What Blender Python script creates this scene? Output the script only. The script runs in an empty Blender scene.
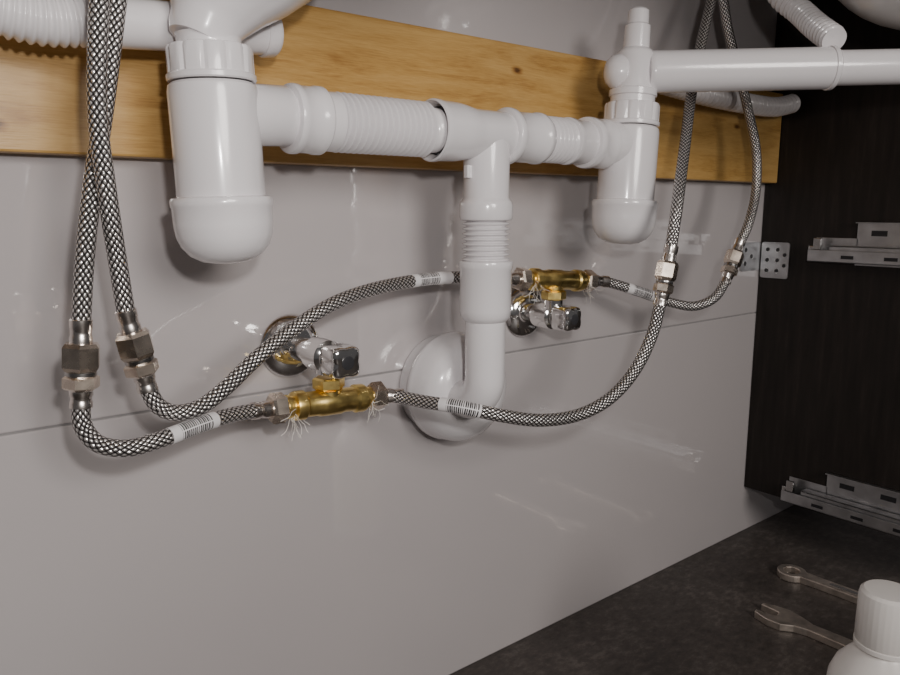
import bpy, bmesh, math, random
from mathutils import Vector, Matrix, noise
random.seed(4)
FZ=.562
def V(x,d,z): return Vector((x,-d,z+FZ))
SC=bpy.context.scene
COL=SC.collection

# ---------------------------------------------------------------- materials
def newmat(name):
    m=bpy.data.materials.new(name); m.use_nodes=True
    nt=m.node_tree; b=nt.nodes['Principled BSDF']; return m,nt,b
def math_n(nt,op,a,b=None,c=None):
    n=nt.nodes.new('ShaderNodeMath'); n.operation=op
    for i,v in enumerate((a,b,c)):
        if v is None: continue
        if isinstance(v,(int,float)): n.inputs[i].default_value=v
        else: nt.links.new(v,n.inputs[i])
    return n.outputs[0]
def ramp(nt,fac,stops):
    r=nt.nodes.new('ShaderNodeValToRGB'); nt.links.new(fac,r.inputs[0])
    e=r.color_ramp.elements
    while len(e)<len(stops): e.new(.5)
    for i,(p,c) in enumerate(stops):
        e[i].position=p; e[i].color=(*c,1)
    return r.outputs[0]
def noise_n(nt,scale,vec_scale=(1,1,1),detail=4,rough=.5,dist=0,loc=(0,0,0)):
    tc=nt.nodes.new('ShaderNodeTexCoord'); mp=nt.nodes.new('ShaderNodeMapping')
    mp.inputs['Scale'].default_value=vec_scale; mp.inputs['Location'].default_value=loc
    nt.links.new(tc.outputs['Object'],mp.inputs[0])
    n=nt.nodes.new('ShaderNodeTexNoise'); n.inputs['Scale'].default_value=scale
    n.inputs['Detail'].default_value=detail; n.inputs['Roughness'].default_value=rough
    n.inputs['Distortion'].default_value=dist
    nt.links.new(mp.outputs[0],n.inputs[0]); return n.outputs[0],mp
def bump(nt,b,h,strength,dist):
    bn=nt.nodes.new('ShaderNodeBump'); bn.inputs['Strength'].default_value=strength
    bn.inputs['Distance'].default_value=dist
    nt.links.new(h,bn.inputs['Height']); nt.links.new(bn.outputs[0],b.inputs['Normal'])
def simple(name,col,metal=0,rough=.4,nscale=60,var=.12,coat=0):
    m,nt,b=newmat(name)
    f,_=noise_n(nt,nscale)
    lo=tuple(c*(1-var) for c in col); hi=tuple(min(1,c*(1+var)) for c in col)
    nt.links.new(ramp(nt,f,[(.3,lo),(.7,hi)]),b.inputs['Base Color'])
    rr=math_n(nt,'MULTIPLY_ADD',f,rough*.4,rough*.8); nt.links.new(rr,b.inputs['Roughness'])
    b.inputs['Metallic'].default_value=metal
    b.inputs['Coat Weight'].default_value=coat
    b.inputs['Coat Roughness'].default_value=.10
    return m
M_white=simple('white_pp_plastic',(.81,.785,.80),0,.24,8,.03,.6)
M_bottlew=simple('bottle_plastic',(.74,.71,.68),0,.36,8,.03)
M_chrome=simple('chrome',(.90,.89,.88),1,.11,30,.06)
M_chromed=simple('chrome_dull',(.42,.41,.40),1,.25,40,.2)
M_brass=simple('brass',(.90,.65,.23),1,.30,120,.18)
M_nickel=simple('nickel_plated_nut',(.80,.70,.60),1,.27,80,.2)
M_collar=simple('crimp_collar_steel',(.75,.70,.66),1,.25,80,.15)
M_zinc=simple('zinc_steel',(.52,.52,.53),1,.36,40,.15)
M_tool=simple('tool_steel',(.68,.60,.53),.9,.36,60,.25)
M_black=simple('hole_shade_black',(.012,.012,.014),0,.4,20,.1)  # black that paints the shade inside bracket holes and slide slots
M_grout=simple('grout',(.26,.25,.25),0,.8,90,.1)
M_fibre=simple('hemp_fibre',(.80,.76,.70),0,.7,90,.1)
M_ceramic=simple('ceramic',(.80,.79,.78),0,.12,8,.02)
M_label2=simple('bottle_label',(.62,.58,.42),0,.5,30,.1)
M_sticker=simple('valve_face_dark',(.05,.05,.055),.3,.3,30,.1)
M_board=simple('worktop_board',(.30,.28,.27),0,.6,20,.1)

# tile
M_tile,nt,b=newmat('glossy_white_tile')
f,_=noise_n(nt,2.2,detail=2)
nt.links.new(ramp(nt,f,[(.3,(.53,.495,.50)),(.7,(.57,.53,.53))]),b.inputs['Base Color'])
b.inputs['Roughness'].default_value=.07
b.inputs['IOR'].default_value=1.6
b.inputs['Coat Weight'].default_value=1; b.inputs['Coat IOR'].default_value=1.75; b.inputs['Coat Roughness'].default_value=.04
f2,_=noise_n(nt,7,detail=1); bump(nt,b,f2,.06,.002)
# wood
M_wood,nt,b=newmat('pine_board')
g,mp=noise_n(nt,6,(1.1,6,9),detail=6,rough=.6,dist=1.2)
g2,_=noise_n(nt,60,(1,10,14),detail=3,rough=.6)
mix=math_n(nt,'MULTIPLY_ADD',g2,.35,math_n(nt,'MULTIPLY',g,.75))
geo=nt.nodes.new('ShaderNodeTexCoord'); sx=nt.nodes.new('ShaderNodeSeparateXYZ'); nt.links.new(geo.outputs['Object'],sx.inputs[0])
for kx,kz,kr in [(.091,.058,.0065),(.60,.150,.006),(.80,.062,.005),(1.05,.12,.006)]:
    dx=math_n(nt,'MULTIPLY',math_n(nt,'SUBTRACT',sx.outputs[0],kx),.55); dz=math_n(nt,'SUBTRACT',sx.outputs[2],kz+FZ)
    dd=math_n(nt,'SQRT',math_n(nt,'ADD',math_n(nt,'MULTIPLY',dx,dx),math_n(nt,'MULTIPLY',dz,dz)))
    k=math_n(nt,'MULTIPLY',math_n(nt,'MAXIMUM',math_n(nt,'SUBTRACT',1.0,math_n(nt,'DIVIDE',dd,kr)),0.0),.5)
    mix=math_n(nt,'SUBTRACT',mix,k)
nt.links.new(ramp(nt,mix,[(.20,(.11,.045,.012)),(.36,(.35,.175,.045)),(.50,(.49,.285,.085)),(.66,(.58,.36,.125))]),b.inputs['Base Color'])
b.inputs['Roughness'].default_value=.34
bump(nt,b,g2,.12,.001)
# dark panel
M_panel,nt,b=newmat('wenge_laminate')
g,_=noise_n(nt,14,(6,6,.6),detail=6,rough=.65)
nt.links.new(ramp(nt,g,[(.3,(.009,.007,.006)),(.55,(.016,.012,.010)),(.75,(.028,.021,.018))]),b.inputs['Base Color'])
b.inputs['Roughness'].default_value=.5
b.inputs['Specular IOR Level'].default_value=.3
bump(nt,b,g,.12,.001)
# floor
M_floor,nt,b=newmat('dark_stone_tile')
g,_=noise_n(nt,9,(1,1,1),detail=8,rough=.7)
g2,_=noise_n(nt,60,(1,1.6,1),detail=4,rough=.7)
mix=math_n(nt,'MULTIPLY_ADD',g2,.5,math_n(nt,'MULTIPLY',g,.5))
nt.links.new(ramp(nt,mix,[(.35,(.030,.025,.022)),(.52,(.068,.057,.051)),(.68,(.14,.12,.108))]),b.inputs['Base Color'])
b.inputs['Roughness'].default_value=.5
bump(nt,b,mix,.3,.002)

# braid
M_braid,nt,b=newmat('stainless_braid')
uv=nt.nodes.new('ShaderNodeUVMap'); uv.uv_map='UVMap'
sp=nt.nodes.new('ShaderNodeSeparateXYZ'); nt.links.new(uv.outputs[0],sp.inputs[0])
N=10; K=185
nu=math_n(nt,'MULTIPLY',sp.outputs[0],N); kv=math_n(nt,'MULTIPLY',sp.outputs[1],K)
A=math_n(nt,'ADD',nu,kv); B=math_n(nt,'SUBTRACT',nu,kv)
ha=math_n(nt,'ABSOLUTE',math_n(nt,'SINE',math_n(nt,'MULTIPLY',A,math.pi)))
hb=math_n(nt,'ABSOLUTE',math_n(nt,'SINE',math_n(nt,'MULTIPLY',B,math.pi)))
prod=math_n(nt,'MULTIPLY',ha,hb)
fa=math_n(nt,'FLOOR',A); fb=math_n(nt,'FLOOR',B)
par=math_n(nt,'GREATER_THAN',math_n(nt,'FLOORED_MODULO',math_n(nt,'ADD',fa,fb),2.0),.5)
wa=math_n(nt,'ABSOLUTE',math_n(nt,'SINE',math_n(nt,'MULTIPLY',A,math.pi*3)))
wb=math_n(nt,'ABSOLUTE',math_n(nt,'SINE',math_n(nt,'MULTIPLY',B,math.pi*3)))
w=math_n(nt,'ADD',math_n(nt,'MULTIPLY',wa,par),math_n(nt,'MULTIPLY',wb,math_n(nt,'SUBTRACT',1.0,par)))
h=math_n(nt,'ADD',math_n(nt,'MULTIPLY_ADD',w,.10,math_n(nt,'POWER',prod,.9)),math_n(nt,'MULTIPLY',par,.05))
nt.links.new(ramp(nt,h,[(.22,(.018,.016,.015)),(.50,(.36,.34,.33)),(.88,(1.0,.975,.955))]),b.inputs['Base Color'])
b.inputs['Metallic'].default_value=.80; b.inputs['Roughness'].default_value=.24
bump(nt,b,h,.55,.0014)
# barcode label
M_bar,nt,b=newmat('barcode_label')
uv=nt.nodes.new('ShaderNodeUVMap'); uv.uv_map='UVMap'
sp=nt.nodes.new('ShaderNodeSeparateXYZ'); nt.links.new(uv.outputs[0],sp.inputs[0])
bv=math_n(nt,'MULTIPLY',sp.outputs[1],560)
wn=nt.nodes.new('ShaderNodeTexWhiteNoise'); wn.noise_dimensions='1D'; nt.links.new(math_n(nt,'FLOOR',bv),wn.inputs['W'])
bar=math_n(nt,'LESS_THAN',math_n(nt,'FRACT',bv),math_n(nt,'MULTIPLY_ADD',wn.outputs['Value'],.40,.36))
vv=math_n(nt,'COMPARE',sp.outputs[1],.0215,.0140)
ub=math_n(nt,'GREATER_THAN',math_n(nt,'SINE',math_n(nt,'MULTIPLY',sp.outputs[0],math.pi*10)),-.93)
k=math_n(nt,'MULTIPLY',math_n(nt,'MULTIPLY',bar,vv),ub)
nt.links.new(ramp(nt,k,[(0,(.82,.80,.81)),(1,(.012,.011,.012))]),b.inputs['Base Color'])
b.inputs['Roughness'].default_value=.45

# ---------------------------------------------------------------- mesh helpers
def group(name):
    e=bpy.data.objects.new(name,None); e.empty_display_size=.02; COL.objects.link(e); return e
def mk(name,verts,faces,mat,parent=None,smooth=True,uvs=None,sharp=35):
    me=bpy.data.meshes.new(name); me.from_pydata([tuple(v) for v in verts],[],faces)
    if uvs:
        ul=me.uv_layers.new(name='UVMap')
        i=0
        for f in uvs:
            for c in f: ul.data[i].uv=c; i+=1
    bm=bmesh.new(); bm.from_mesh(me); bmesh.ops.recalc_face_normals(bm,faces=bm.faces); bm.to_mesh(me); bm.free()
    me.materials.append(mat)
    if smooth:
        me.polygons.foreach_set('use_smooth',[True]*len(me.polygons))
        try: me.set_sharp_from_angle(angle=math.radians(sharp))
        except Exception: pass
    ob=bpy.data.objects.new(name,me); COL.objects.link(ob)
    if parent: ob.parent=parent
    return ob
def frame(ax):
    ax=ax.normalized(); r=Vector((0,0,1)) if abs(ax.z)<.9 else Vector((1,0,0))
    a=ax.cross(r).normalized(); b=ax.cross(a).normalized(); return ax,a,b
def lathe(name,prof,org,axis,mat,parent=None,seg=56,smooth=True,rmod=None,rot=0,caps=True,sharp=35):
    ax,a,b=frame(axis); vs=[];fs=[]
    for (r,h) in prof:
        for i in range(seg):
            t=2*math.pi*i/seg+rot; rr=r*(rmod(i) if rmod else 1)
            vs.append(org+ax*h+a*rr*math.cos(t)+b*rr*math.sin(t))
    for j in range(len(prof)-1):
        for i in range(seg):
            k=(i+1)%seg; fs.append((j*seg+i,j*seg+k,(j+1)*seg+k,(j+1)*seg+i))
    if caps:
        fs.append(tuple(range(seg))); fs.append(tuple((len(prof)-1)*seg+i for i in range(seg)))
    return mk(name,vs,fs,mat,parent,smooth,sharp=sharp)
def corr_prof(h0,h1,r,amp,pitch,n=10):
    out=[];L=h1-h0;cnt=max(1,round(L/pitch));steps=cnt*n
    for i in range(steps+1):
        t=i/steps; s=.5-.5*math.cos(2*math.pi*cnt*t); s=s**.8
        out.append((r-amp+amp*s,h0+L*t))
    return out
def crom(pts,step=.002):
    P=[pts[0]*2-pts[1]]+list(pts)+[pts[-1]*2-pts[-2]]
    dense=[]
    for i in range(1,len(P)-2):
        p0,p1,p2,p3=P[i-1:i+3]
        t0=0;t1=(p1-p0).length**.5;t2=t1+(p2-p1).length**.5;t3=t2+(p3-p2).length**.5
        n=40
        for k in range(n):
            t=t1+(t2-t1)*k/n
            A1=p0*((t1-t)/(t1-t0))+p1*((t-t0)/(t1-t0));A2=p1*((t2-t)/(t2-t1))+p2*((t-t1)/(t2-t1));A3=p2*((t3-t)/(t3-t2))+p3*((t-t2)/(t3-t2))
            B1=A1*((t2-t)/(t2-t0))+A2*((t-t0)/(t2-t0));B2=A2*((t3-t)/(t3-t1))+A3*((t-t1)/(t3-t1))
            dense.append(B1*((t2-t)/(t2-t1))+B2*((t-t1)/(t2-t1)))
    dense.append(pts[-1].copy())
    for it in range(30):
        dense=[dense[0]]+[ (dense[i-1]+dense[i]*2+dense[i+1])/4 for i in range(1,len(dense)-1)]+[dense[-1]]
    cum=[0]
    for i in range(1,len(dense)): cum.append(cum[-1]+(dense[i]-dense[i-1]).length)
    L=cum[-1]; n=max(2,int(L/step)); out=[];j=0
    for i in range(n+1):
        s=L*i/n
        while j<len(cum)-2 and cum[j+1]<s: j+=1
        f=(s-cum[j])/max(1e-9,cum[j+1]-cum[j]); out.append(dense[j].lerp(dense[j+1],min(1,f)))
    return out,L
def sweep(name,path,L,r,mat,parent=None,seg=24,rf=None,caps=True):
    n=len(path); vs=[];fs=[];uvs=[]
    T=[(path[min(i+1,n-1)]-path[max(i-1,0)]).normalized() for i in range(n)]
    _,a,_=frame(T[0])
    for i in range(n):
        a=(a-T[i]*a.dot(T[i])).normalized(); b=T[i].cross(a)
        rr=r if rf is None else rf(L*i/(n-1))
        for k in range(seg):
            t=2*math.pi*k/seg; vs.append(path[i]+a*rr*math.cos(t)+b*rr*math.sin(t))
    for i in range(n-1):
        v0=L*i/(n-1);v1=L*(i+1)/(n-1)
        for k in range(seg):
            q=(k+1)%seg; fs.append((i*seg+k,i*seg+q,(i+1)*seg+q,(i+1)*seg+k))
            uvs.append(((k/seg,v0),((k+1)/seg,v0),((k+1)/seg,v1),(k/seg,v1)))
    if caps:
        fs.append(tuple(range(seg))); uvs.append(tuple((0,0) for _ in range(seg)))
        fs.append(tuple((n-1)*seg+i for i in range(seg))); uvs.append(tuple((0,0) for _ in range(seg)))
    return mk(name,vs,fs,mat,parent,True,uvs,sharp=70)
def box(name,c0,c1,mat,parent=None,bev=.001,seg=2):
    x0,y0,z0=[min(a,b) for a,b in zip(c0,c1)]; x1,y1,z1=[max(a,b) for a,b in zip(c0,c1)]
    bm=bmesh.new(); bmesh.ops.create_cube(bm,size=1)
    for v in bm.verts:
        v.co=Vector(((x0+x1)/2+v.co.x*(x1-x0),(y0+y1)/2+v.co.y*(y1-y0),(z0+z1)/2+v.co.z*(z1-z0)))
    if bev: bmesh.ops.bevel(bm,geom=bm.edges[:],offset=bev,segments=seg,profile=.5,affect='EDGES')
    me=bpy.data.meshes.new(name); bm.to_mesh(me); bm.free(); me.materials.append(mat)
    ob=bpy.data.objects.new(name,me); COL.objects.link(ob)
    if parent: ob.parent=parent
    return ob
def hexnut(name,org,axis,r,l,mat,parent,rot=0):
    return lathe(name,[(r*.86,0),(r,l*.14),(r,l*.86),(r*.86,l)],org,axis,mat,parent,seg=6,smooth=False,rot=rot)
def tilt(e,pivot,deg,axis='Y'):
    e.matrix_world=Matrix.Translation(pivot)@Matrix.Rotation(math.radians(deg),4,axis)@Matrix.Translation(-pivot)

# ---------------------------------------------------------------- room
g=group('wall_back')
box('grout_bed',V(-.8,-.10,-.60),V(2.2,-.0015,.75),M_grout,g,0)
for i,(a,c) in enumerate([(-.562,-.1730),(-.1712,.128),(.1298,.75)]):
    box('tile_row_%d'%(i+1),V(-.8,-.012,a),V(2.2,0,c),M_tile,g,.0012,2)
box('floor',V(-1.4,2.4,-.562),V(2.2,0,-.60),M_floor,None,0)
g=group('vanity_side_panel')
box('panel_board',V(1.18,.001,-.478),V(1.198,.56,.332),M_panel,g,.001)
g=group('vanity_worktop')
box('worktop_board',V(-.30,.001,.333),V(1.198,.56,.355),M_board,g,.001)
g=group('wooden_beam')
box('board',V(-.8,.001,.040),V(1.179,.022,.178),M_wood,g,.002)

# ---------------------------------------------------------------- traps
rib=lambda i: 1.0 if (i%6) else .95
def trap(X,side):
    g=group('bottle_trap'); o=V(X,.10,0)
    lathe('cup',[(.0,-.0405),(.010,-.0402),(.019,-.0382),(.0265,-.034),(.032,-.0275),(.0352,-.0195),(.0362,-.010),(.0364,.001),(.0371,.0025),(.0373,.0065),(.0364,.0085),(.0328,.0095)],o,Vector((0,0,1)),M_white,g)
    lathe('body',[(.0320,.006),(.0320,.083),(.0312,.0875),(.029,.0895),(.020,.0905)],o,Vector((0,0,1)),M_white,g)
    lathe('union_nut',[(.029,.0905),(.0303,.0915),(.0303,.112),(.0293,.1145),(.026,.1155),(.02,.116)],o,Vector((0,0,1)),M_white,g,seg=72,rmod=rib)
    lathe('nut_flange',[(.0308,.0905),(.0316,.0915),(.0316,.0945),(.0308,.0955)],o,Vector((0,0,1)),M_white,g,seg=72)
    ax=Vector((side,0,0))
    lathe('outlet',[(.0228,0),(.0228,.056),(.0215,.058)],V(X,.10,.069),ax,M_white,g)
    return g
g=trap(.2225,1)
lathe('inlet_neck',[(.0225,.115),(.0225,.121),(.0235,.123)],V(.2225,.10,0),Vector((0,0,1)),M_white,g)
tilt(g,V(.235,.10,.050),-2.0)
g2=trap(.700,-1)
o=V(.700,.10,0)
lathe('inlet_neck',[(.0245,.115),(.0245,.122),(.0262,.123),(.0262,.129),(.0215,.131),(.0205,.135),(.0205,.168),(.018,.172),(.0145,.174),(.0138,.198),(.0118,.2),(.0112,.214),(.009,.216)],o,Vector((0,0,1)),M_white,g2)
dirR=Vector((.7793,-.6266,.02)).normalized()
lathe('side_branch_cap',[(0,-.034),(.006,-.0335),(.012,-.031),(.017,-.026),(.0195,-.019),(.0195,-.012),(.0175,-.010),(.0175,.0)],V(.700,.10,.149),dirR,M_white,g2)
tilt(g2,V(.700,.10,.060),3.2)

# ---------------------------------------------------------------- drain funnel + overflow pipe (left)
g=group('sink_drain_fitting')
ax=Vector((.45,0,1)).normalized()
lathe('funnel',[(.0215,-.006),(.0240,.0),(.0250,.008),(.028,.014),(.037,.028),(.05,.045),(.062,.065),(.066,.085),(.066,.10)],V(.2155,.10,.122),ax,M_white,g)
p,L=crom([V(.150,.066,.128),V(.19,.066,.131),V(.287,.066,.139)])
sweep('overflow_pipe',p,L,.0172,M_white,g,32)
lathe('pipe_end_cap',[(.0182,0),(.0190,.001),(.0190,.009),(.017,.012),(0,.0125)],V(.276,.066,.138),Vector((1,0,.08)),M_white,g)
g=group('corrugated_overflow_hose')
p,L=crom([V(-.05,.066,.150),V(.03,.066,.140),V(.09,.066,.128),V(.120,.066,.125),V(.149,.066,.128)],.0007)
sweep('corrugated_tube',p,L,.018,M_white,g,32,rf=lambda s:.0178-.0022*(.5+.5*math.cos(2*math.pi*s/.0060)))

# ---------------------------------------------------------------- manifold
g=group('drain_manifold'); O=V(0,.10,.069); XA=Vector((1,0,0)); ZD=Vector((0,0,-1))
lathe('left_coupling_nut',[(.0235,.2795),(.0262,.2805),(.0268,.282),(.0268,.286),(.0258,.2875),(.0258,.300),(.0266,.3015),(.0266,.307),(.025,.309),(.021,.310)],O,XA,M_white,g,seg=72)
lathe('left_corrugated_sleeve',[(.0232,.3095),(.0236,.320)]+corr_prof(.320,.4135,.0240,.0066,.0060)+[(.0195,.414),(.0195,.425)],O,XA,M_white,g,sharp=80)
lathe('socket',[(.0215,.4285),(.0240,.4220),(.0258,.4195),(.0274,.4205),(.0276,.424),(.0268,.4275),(.0263,.446),(.0252,.455),(.0234,.464),(.0224,.470),(.0224,.509)],O,XA,M_white,g,caps=False)
lathe('right_flange',[(.022,.507),(.0262,.508),(.0270,.510),(.0270,.514),(.0258,.5165),(.0242,.520),(.0240,.549),(.0252,.550),(.0252,.5545),(.0232,.556),(.0222,.560)]+corr_prof(.562,.592,.0232,.0044,.0060)+[(.0212,.594),(.0212,.60)],O,XA,M_white,g,sharp=80)
lathe('right_reducer_sleeve',[(.0225,.595),(.0240,.596),(.0240,.601),(.0226,.603),(.0222,.630)],O,XA,M_white,g)
lathe('right_coupling_nut',[(.0235,.624),(.0262,.625),(.0268,.627),(.0268,.633),(.0256,.635),(.0256,.650),(.0262,.651),(.0262,.656),(.0245,.658),(.02,.659)],O,XA,M_white,g,seg=72)
D=V(.487,.10,0)
lathe('tee_branch',[(.0205,-.069),(.0222,-.06),(.0222,-.010),(.0236,-.008),(.0252,-.006),(.0258,-.003),(.0258,.008),(.025,.0105),(.0225,.0115)],D,ZD,M_white,g)
lathe('vertical_corrugated_sleeve',[(.0222,.011)]+corr_prof(.012,.051,.0234,.0046,.0049)+[(.0222,.052)],D,ZD,M_white,g,sharp=80)
lathe('lower_socket',[(.0225,.0495),(.0262,.0505),(.0266,.052),(.0266,.057),(.0254,.0590),(.0254,.098),(.0245,.1045),(.0215,.1085),(.0196,.110)],D,ZD,M_white,g)
pts=[V(.487,.10,-.105),V(.487,.10,-.140),V(.487,.10,-.160)]
for k in range(1,9):
    t=math.pi/2*k/9; pts.append(V(.487,.072+.028*math.cos(t),-.166-.028*math.sin(t)))
pts+=[V(.487,.070,-.194),V(.487,.03,-.194)]
p,L=crom(pts); sweep('elbow_pipe',p,L,.0200,M_white,g,40)
for s in(-1,1):
    box('tee_lug',V(.487+s*.024-.003,.104,.028),V(.487+s*.024+.003,.098,.040),M_white,g,.001)
lathe('wall_rosette',[(.0540,0),(.0540,.018),(.0590,.020),(.0600,.0215),(.0602,.026),(.0594,.0285),(.0588,.032),(.0572,.046),(.0530,.054),(.0460,.0605),(.0370,.0650),(.0290,.0670),(.0205,.0675)],V(.506,.001,-.192),Vector((0,-1,0)),M_white,g,seg=80)

# right outgoing pipe
g=group('sink_drain_pipe'); o=V(.7045,.10,.149)
lathe('outer_pipe',[(.018,.014),(.0205,.0145),(.0222,.017),(.0224,.020),(.0224,.214),(.0235,.2145),(.0235,.219),(.0224,.2205),(.0195,.221)],o,dirR,M_white,g)
lathe('inner_pipe',[(.0188,.21),(.0188,.42)],o,dirR,M_white,g)
g=group('corrugated_overflow_hose')
p,L=crom([V(.950,.12,.325),V(.941,.12,.294),V(.931,.14,.259),V(.925,.17,.233),V(.904,.20,.209),V(.880,.235,.184)],.0008)
sweep('corrugated_tube',p,L,.0135,M_white,g,28,rf=lambda s:.0148-.0040*(.5+.5*math.cos(2*math.pi*s/.0076)))
g=group('corrugated_overflow_hose')
p,L=crom([V(.80,.045,.160),V(.893,.045,.1535),V(.964,.045,.150),V(1.069,.045,.1485),V(1.12,.045,.151),V(1.161,.045,.159)],.0008)
sweep('corrugated_tube',p,L,.0125,M_white,g,24,rf=lambda s:.0145-.0042*(.5+.5*math.cos(2*math.pi*s/.0105)))

# ---------------------------------------------------------------- hoses
R=.0062
def fit(g,A,B,hr=.0130,full=True):
    ax=(B-A); L=ax.length; ax.normalize()
    lathe('crimp_collar_top',[(.0064,0),(.0074,.0006),(.0074,L*.10),(.0068,L*.13),(.0068,L*.17),(.0074,L*.20),(.0074,L*.27)],A,ax,M_collar,g,seg=32)
    hexnut('coupling_nut',A+ax*L*.27,ax,hr,L*.31,M_nickel,g,rot=.3)
    lathe('thread_ring',[(hr*.74,L*.58),(hr*.78,L*.59),(hr*.78,L*.63),(hr*.74,L*.64)],A,ax,M_chromed,g,seg=32)
    hexnut('adapter_nut',A+ax*L*.64,ax,hr*.93,L*.15,M_nickel,g,rot=.55)
    lathe('crimp_collar_bottom',[(.0085,L*.79),(.0076,L*.81),(.0076,L*.86),(.0068,L*.88),(.0068,L*.92),(.0074,L*.94),(.0074,L)],A,ax,M_collar,g,seg=32)
def hose(pts,label=None,n=10,name='braided_hose'):
    g=group(name); p,L=crom(pts,.0022); sweep('braid',p,L,R,M_braid,g,32)
    if label:
        c=V(*label); i=min(range(len(p)),key=lambda k:(p[k]-c).length)
        seg=p[max(0,i-n):i+n]
        ll=sum((seg[k+1]-seg[k]).length for k in range(len(seg)-1))
        sweep('barcode_label',seg,ll,R+.0003,M_bar,g,32)
    return g
def endcap(g,A,B):
    ax=B-A;L=ax.length
    lathe('end_collar',[(.0064,0),(.0074,.0006),(.0074,L*.35),(.0068,L*.42),(.0068,L*.6),(.0074,L*.68),(.0074,L)],A,ax,M_collar,g,seg=32)

g=hose([V(.170,.10,.325),V(.166,.10,.20),V(.163,.10,.162),V(.153,.10,.104),V(.144,.10,.058),V(.134,.10,.012),V(.126,.10,-.034),V(.1205,.10,-.077)])
fit(g,V(.1207,.10,-.074),V(.116,.10,-.135))
g=hose([V(.152,.12,.325),V(.148,.118,.20),V(.146,.116,.155),V(.140,.116,.100),V(.137,.116,.057),V(.140,.113,.012),V(.145,.105,-.028),V(.150,.10,-.073)])
fit(g,V(.1495,.10,-.070),V(.1612,.10,-.130))
g=hose([V(.116,.10,-.133),V(.116,.10,-.148),V(.123,.105,-.161),V(.140,.110,-.167),V(.164,.108,-.166),V(.198,.098,-.163),V(.232,.083,-.164),V(.257,.074,-.167)],(.193,.10,-.163))
endcap(g,V(.250,.076,-.166),V(.2675,.072,-.1680))
g=hose([V(.161,.10,-.128),V(.167,.10,-.142),V(.179,.10,-.150),V(.198,.10,-.149),V(.219,.10,-.137),V(.244,.10,-.118),V(.281,.092,-.099),V(.322,.085,-.082),V(.369,.075,-.073),V(.437,.060,-.069),V(.509,.050,-.071),V(.560,.050,-.076)],(.452,.056,-.070),13)
endcap(g,V(.556,.05,-.0755),V(.5775,.05,-.0772))
g=hose([V(.388,.075,-.1745),V(.398,.09,-.176),V(.406,.110,-.177),V(.422,.140,-.178),V(.453,.160,-.187),V(.495,.170,-.197),V(.545,.175,-.199),V(.584,.180,-.188),V(.623,.180,-.164),V(.649,.180,-.130),V(.661,.180,-.097)],(.422,.140,-.178),9)
endcap(g,V(.3825,.074,-.1738),V(.399,.083,-.1757))
g=hose([V(.673,.180,-.048),V(.680,.180,-.007),V(.733,.150,.063),V(.801,.110,.138),V(.846,.090,.203),V(.881,.080,.269),V(.90,.08,.325)])
fit(g,V(.6755,.18,-.038),V(.660,.18,-.100),.0112)
g=hose([V(.706,.050,-.0865),V(.722,.053,-.088),V(.772,.070,-.103),V(.815,.085,-.118),V(.847,.100,-.124),V(.876,.110,-.114),V(.901,.110,-.092)],(.778,.072,-.105),12)
endcap(g,V(.7035,.05,-.0864),V(.727,.054,-.0888))
g=hose([V(.924,.110,-.050),V(.945,.110,-.022),V(.977,.100,.025),V(.988,.090,.079),V(.978,.080,.132),V(.960,.072,.184),V(.934,.070,.231),V(.915,.070,.277),V(.905,.07,.325)])
fit(g,V(.929,.11,-.041),V(.897,.11,-.097),.0118)

# ---------------------------------------------------------------- valves + tees
def valve(X,z,db,outdir,ztee,dout):
    g=group('angle_valve'); o=V(X,.0,z); ax=Vector((0,-1,0))
    lathe('rosette',[(.0305,.0005),(.0312,.002),(.0302,.004),(.026,.009),(.019,.012),(.0135,.0128)],o,ax,M_chrome,g,seg=64)
    lathe('body',[(.0115,.010),(.0115,db-.014),(.0150,db-.012),(.0155,db),(.0150,db+.012),(.0125,db+.014),(.0105,db+.015),(.0105,db+.022)],o,ax,M_chrome,g,seg=40)
    lathe('outlet_stub',[(.0108,0),(.0108,abs(ztee-z)-.0235)],V(X,dout,z),Vector((0,0,outdir)),M_chrome,g,seg=32)
    h0=db+.019;h1=db+.045
    seg=64
    def sq(i):
        t=2*math.pi*i/seg; c=abs(math.cos(t)); s=abs(math.sin(t))
        base=1/((c**5+s**5)**.2)
        return base*(1-.05*math.cos(4*t)**2*(1 if min(c,s)<.35 else 0))
    lathe('handle',[(.0105,h0),(.0128,h0+.0015),(.0138,h0+.004),(.0138,h1-.006),(.0130,h1-.002),(.0112,h1-.0003),(.0095,h1)],o,ax,M_chrome,g,seg=seg,rmod=sq,sharp=50)
    lathe('handle_neck_ring',[(.0115,h0-.003),(.0125,h0-.002),(.0125,h0),(.011,h0+.001)],o,ax,M_chromed,g,seg=40)
    lathe('face_mark',[(.0060,-.0003),(.0060,.0005),(.0050,.0008)],V(X,h1-.0001,z),ax,M_sticker,g,seg=32)
    return g
valve(.325,-.130,.062,-1,-.168,.072)
valve(.637,-.124,.038,1,-.081,.050)
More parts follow.
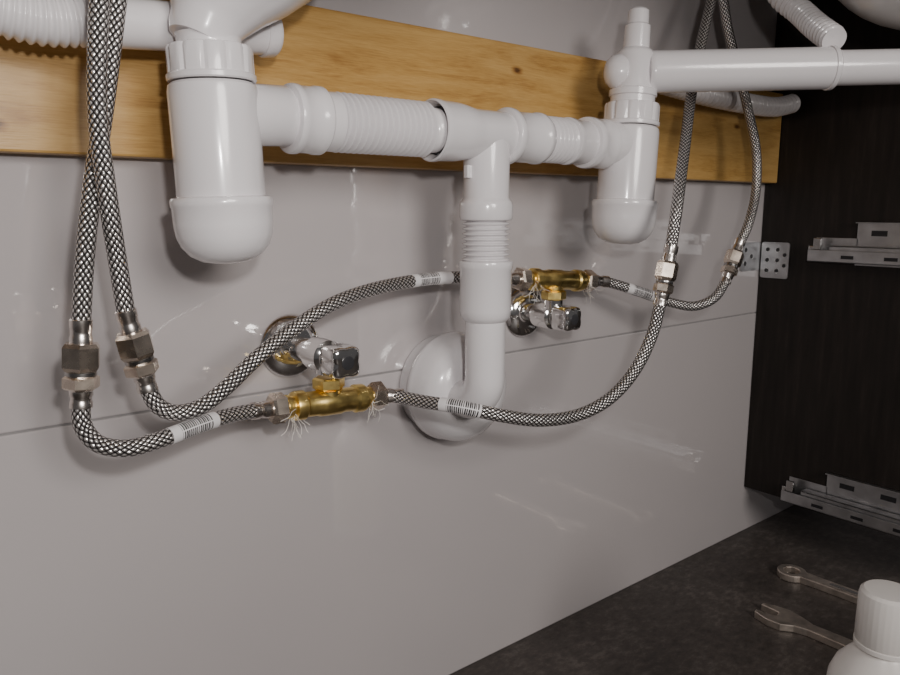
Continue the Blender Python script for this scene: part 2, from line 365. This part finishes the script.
def tee(A,B,s,up,name='brass_tee_fitting'):
    g=group(name); ax=(B-A); L=ax.length; ax.normalize()
    hexnut('union_nut_a',A,ax,.0135,.014,M_nickel,g,.2)
    lathe('run',[(.0090,.013),(.0105,.014),(.0105,.017),(.0090,.018),(.0090,.021),(.0125,.022),(.0130,.024),(.0130,.031),(.0112,.033),(.0112,s-.013),(.0122,s-.010),(.0122,s+.010),(.0112,s+.013),(.0112,L-.033),(.0130,L-.031),(.0130,L-.024),(.0125,L-.022),(.0095,L-.021),(.0095,L-.013)],A,ax,M_brass,g,seg=40)
    hexnut('union_nut_b',B-ax*.015,ax,.0135,.015,M_nickel,g,.5)
    c=A+ax*s
    lathe('branch',[(.0105,0),(.0105,.011),(.0122,.012)],c,Vector((0,0,up)),M_brass,g,seg=32)
    hexnut('branch_hex',c+Vector((0,0,up*.012)),Vector((0,0,up)),.0145,.011,M_brass,g,.2)
    vs=[];fs=[]
    def strand(o):
        d=Vector((random.uniform(-.7,.7),random.uniform(-1,.1),random.uniform(-1,.15))).normalized(); p=o.copy()
        for k in range(9):
            w=Vector([random.uniform(-1,1) for _ in range(3)])*.45
            d=(d+w+Vector((0,0,-.1))).normalized()
            rr=.00025
            base=len(vs)
            for q in range(3):
                t=q*2.094; vs.append(p+Vector((math.cos(t)*rr,0.3*math.sin(t)*rr,math.sin(t)*rr)))
            if k:
                for q in range(3):
                    fs.append((base-3+q,base-3+(q+1)%3,base+(q+1)%3,base+q))
            p+=d*.0026
    for n in range(10):
        for e in (A+ax*.019,B-ax*.017):
            t=random.uniform(0,6.28); strand(e+Vector((0,-abs(math.cos(t))*.010,-abs(math.sin(t))*.010)))
    mk('hemp_strands',vs,fs,M_fibre,g,False)
    return g
tee(V(.268,.0722,-.1680),V(.382,.0735,-.1735),.057,1)
tee(V(.578,.050,-.0770),V(.703,.050,-.0865),.059,-1)

# ---------------------------------------------------------------- basins
def basin(cx,d,z0,rx,ry,h):
    g=group('washbasin'); seg=64; vs=[];fs=[]
    prof=[]
    for k in range(0,13):
        t=math.pi/2*k/12; prof.append((math.sin(t)**.8,-h*math.cos(t)))
    prof+= [(1.10,.004),(1.12,.012),(1.10,.02),(.96,.02)]
    for k in range(11,-1,-1):
        t=math.pi/2*k/12; prof.append((math.sin(t)**.8*.95,-h*math.cos(t)*.93+.004))
    for r,zz in prof:
        for i in range(seg):
            a=2*math.pi*i/seg; vs.append(V(cx+rx*max(r,.02)*math.cos(a),d+ry*max(r,.02)*math.sin(a),z0+zz))
    for j in range(len(prof)-1):
        for i in range(seg):
            k=(i+1)%seg; fs.append((j*seg+i,j*seg+k,(j+1)*seg+k,(j+1)*seg+i))
    mk('bowl',vs,fs,M_ceramic,g)
basin(.97,.33,.31,.175,.15,.115)
basin(.30,.24,.31,.175,.15,.100)

# ---------------------------------------------------------------- bracket
def plate_with_holes(name,o,ux,uy,w,h,holes,mat,parent,th=.002,nx=None):
    n=ux.cross(uy).normalized()
    vs=[];fs=[]
    pts=[]
    cr=.004
    for cx,cy,a0 in ((w-cr,h-cr,0),(cr,h-cr,90),(cr,cr,180),(w-cr,cr,270)):
        for k in range(5):
            a=math.radians(a0+k*22.5); pts.append((cx+cr*math.cos(a),cy+cr*math.sin(a)))
    for s in(0,th):
        for a,b_ in pts: vs.append(o+ux*a+uy*b_+n*s)
    m=len(pts)
    fs=[tuple(range(m)),tuple(range(m,2*m))]+[(i,(i+1)%m,m+(i+1)%m,m+i) for i in range(m)]
    mk(name,vs,fs,mat,parent,False)
    for hx,hy,r in holes:
        lathe(name+'_hole_rim',[(r*1.35,th*.9),(r*1.3,th+.0004),(r,th+.0002)],o+ux*hx+uy*hy,n,M_chromed,parent,seg=20)
        lathe(name+'_hole',[(r*.98,th*.5),(r*.98,th+.0005)],o+ux*hx+uy*hy,n,M_black,parent,seg=20)  # flat black disc on the plate, hole darkness put into its colour
g=group('corner_bracket')
hl=[(.011,.012,.0028),(.011,.029,.0028),(.011,.046,.0028),(.028,.012,.0028),(.028,.029,.0028),(.028,.046,.0028),(.040,.021,.0028),(.040,.038,.0028)]
plate_with_holes('panel_leg',V(1.1795,.004,-.112),Vector((0,-1,0)),Vector((0,0,1)),.047,.058,hl,M_zinc,g)
plate_with_holes('wall_leg',V(1.120,.0005,-.100),Vector((1,0,0)),Vector((0,0,1)),.058,.046,[(.012,.012,.003),(.012,.034,.003),(.03,.023,.003)],M_zinc,g)
lathe('screw_head',[(.0085,0),(.0085,.004),(.006,.007),(0,.008)],V(1.112,.0015,-.052),Vector((0,-1,0)),M_zinc,g,seg=24)

# ---------------------------------------------------------------- drawer slides
def slide(zb,d0):
    g=group('drawer_slide'); X=1.1798; d1=.53
    box('back_plate',V(X-.0015,d0+.06,zb),V(X,d1,zb+.064),M_zinc,g,.0004)
    box('rear_plate',V(X-.0015,d0,zb+.010),V(X,d0+.062,zb+.040),M_zinc,g,.0004)
    box('outer_rail_floor',V(X-.026,d0,zb+.004),V(X,d1,zb+.0055),M_zinc,g,.0003)
    box('outer_rail_lip',V(X-.026,d0,zb+.004),V(X-.0245,d1,zb+.022),M_zinc,g,.0003)
    box('inner_rail_top',V(X-.022,d0+.03,zb+.027),V(X-.004,d1,zb+.0285),M_zinc,g,.0003)
    box('inner_rail_side',V(X-.022,d0+.03,zb+.010),V(X-.0205,d1,zb+.0285),M_zinc,g,.0003)
    box('top_flange',V(X-.010,d0+.06,zb+.0625),V(X,d1,zb+.064),M_zinc,g,.0003)
    box('stop_hook',V(X-.024,d0+.006,zb+.022),V(X-.019,d0+.018,zb+.040),M_chromed,g,.001)
    box('rear_roller_cap',V(X-.020,d0-.003,zb+.006),V(X-.003,d0+.012,zb+.028),M_chromed,g,.002)
    for k in range(6):
        dd=d0+.08+k*.06
        box('slot',V(X-.0021,dd,zb+.044),V(X-.0014,dd+.022,zb+.052),M_black,g,.0002)  # thin black slab, the dark of a slot painted on the plate
        box('lip_slot',V(X-.0266,dd-.03,zb+.010),V(X-.0258,dd-.012,zb+.015),M_black,g,.0002)  # same on the rail lip, slot darkness as colour only
slide(-.084,.092)
slide(-.476,.080)

# ---------------------------------------------------------------- wrenches
def extrude_outline(name,outer,holes,th,xf,mat,parent):
    bm=bmesh.new()
    def loop(pts):
        vs=[bm.verts.new((x,y,0)) for x,y in pts]
        return [bm.edges.new((vs[i],vs[(i+1)%len(vs)])) for i in range(len(vs))]
    ed=loop(outer)
    for h in holes: ed+=loop(h)
    bmesh.ops.triangle_fill(bm,use_beauty=True,use_dissolve=False,edges=ed)
    fc=[f for f in bm.faces]
    e=bmesh.ops.extrude_face_region(bm,geom=fc)
    for v in [x for x in e['geom'] if isinstance(x,bmesh.types.BMVert)]: v.co.z+=th
    bmesh.ops.recalc_face_normals(bm,faces=bm.faces)
    for v in bm.verts: v.co=xf@v.co
    me=bpy.data.meshes.new(name); bm.to_mesh(me); bm.free(); me.materials.append(mat)
    ob=bpy.data.objects.new(name,me); COL.objects.link(ob); ob.parent=parent
    md=ob.modifiers.new('bev','BEVEL'); md.width=.0014; md.segments=3; md.limit_method='ANGLE'; md.angle_limit=math.radians(50)
    return ob
def circ(cx,cy,r,a0,a1,n): return [(cx+r*math.cos(math.radians(a0+(a1-a0)*i/n)),cy+r*math.sin(math.radians(a0+(a1-a0)*i/n))) for i in range(n+1)]
def xform(o,dirv,sc=1):
    a=dirv.normalized(); c=Vector((0,0,1)); b_=c.cross(a)
    m=Matrix((a*sc,b_*sc,c*sc)).transposed().to_4x4(); m.translation=o; return m
g=group('ring_wrench')
outer=circ(0,0,.0155,32,328,26)+[(.03,-.0075),(.16,-.0085)]+circ(.178,0,.019,-150,-40,8)+[(.186,-.009),(.182,0),(.186,.009)]+circ(.178,0,.019,40,150,8)+[(.16,.0085),(.03,.0075)]
hole=circ(0,0,.0088,0,330,11)
extrude_outline('ring_handle',outer,[hole],.008,xform(V(1.090,.138,-.5618),Vector((.03,-1,0)),1.35),M_tool,g)
extrude_outline('handle_recess',circ(.045,0,.0028,90,270,6)+circ(.13,0,.0028,-90,90,6),[],.0005,xform(V(1.090,.138,-.5512),Vector((.03,-1,0)),1.35),M_chromed,g)
g=group('adjustable_wrench')
outer=[(.0,.019),(-.016,.017),(-.030,.011),(-.031,.006),(-.008,.004),(-.006,-.004),(-.008,-.007),(-.029,-.010),(-.028,-.016),(-.010,-.022),(.006,-.021),(.018,-.012),(.032,-.008),(.15,-.0105)]+circ(.158,0,.0125,-60,60,8)+[(.15,.0105),(.032,.008),(.018,.014)]
extrude_outline('jaw_and_handle',outer,[circ(.158,0,.005,0,330,11)],.009,xform(V(.953,.196,-.5618),Vector((.03,-1,0)),1.15),M_tool,g)
lathe('worm_screw',corr_prof(0,.014,.0045,.0012,.0028),V(.940,.207,-.5560),Vector((0,1,0)),M_chromed,g,seg=20)

# ---------------------------------------------------------------- bottle
g=group('plastic_bottle'); o=V(.657,.425,-.562)
lathe('body',[(.030,0),(.039,.002),(.0415,.006),(.0415,.150),(.0405,.160),(.036,.172),(.028,.182),(.0215,.189),(.019,.193),(.019,.205)],o,Vector((0,0,1)),M_bottlew,g,seg=64)
lathe('label',[(.0417,.025),(.0419,.0255),(.0419,.147),(.0417,.1475)],o,Vector((0,0,1)),M_label2,g,seg=64,caps=False)
lathe('screw_cap',[(.0225,.198),(.0232,.199),(.0232,.2365),(.0222,.2420),(.0195,.2445),(.012,.2450),(0,.2450)],o,Vector((0,0,1)),M_bottlew,g,seg=96,rmod=lambda i:1.0 if i%3 else .992)
lathe('cap_skirt_ring',[(.0232,.1935),(.0236,.194),(.0236,.1975),(.0232,.198)],o,Vector((0,0,1)),M_bottlew,g,seg=64)

# ---------------------------------------------------------------- camera
cam=bpy.data.cameras.new('camera'); co=bpy.data.objects.new('camera',cam); COL.objects.link(co)
cam.sensor_fit='HORIZONTAL'; cam.sensor_width=36; cam.lens=750/900*36; cam.clip_start=.01
fwd=Vector((.6175,.7680,-.1695)); rt=Vector((.7793,-.6266,0)); up=Vector((.1062,.1321,.9855))
m=Matrix((rt,up,-fwd)).transposed().to_4x4(); m.translation=Vector((0,-.65,FZ)); co.matrix_world=m
SC.camera=co

# ---------------------------------------------------------------- light
def area(name,loc,target,size,power,col):
    l=bpy.data.lights.new(name,'AREA'); l.shape='DISK'; l.size=size; l.energy=power; l.color=col
    ob=bpy.data.objects.new(name,l); COL.objects.link(ob); ob.location=loc
    ob.rotation_euler=(target-loc).to_track_quat('-Z','Y').to_euler(); return ob
area('room_lamp',Vector((.15,-2.3,1.20)),V(.6,0,0),.8,27,(1,.94,.89))
area('sparkle_light',Vector((.03,-.74,.67)),V(.6,0,0),.04,2.2,(1,.96,.93))  # small light added beside the camera for sparkle on hoses and pipes
w=bpy.data.worlds.new('world'); SC.world=w; w.use_nodes=True
w.node_tree.nodes['Background'].inputs[0].default_value=(1,.95,.95,1)
w.node_tree.nodes['Background'].inputs[1].default_value=.07
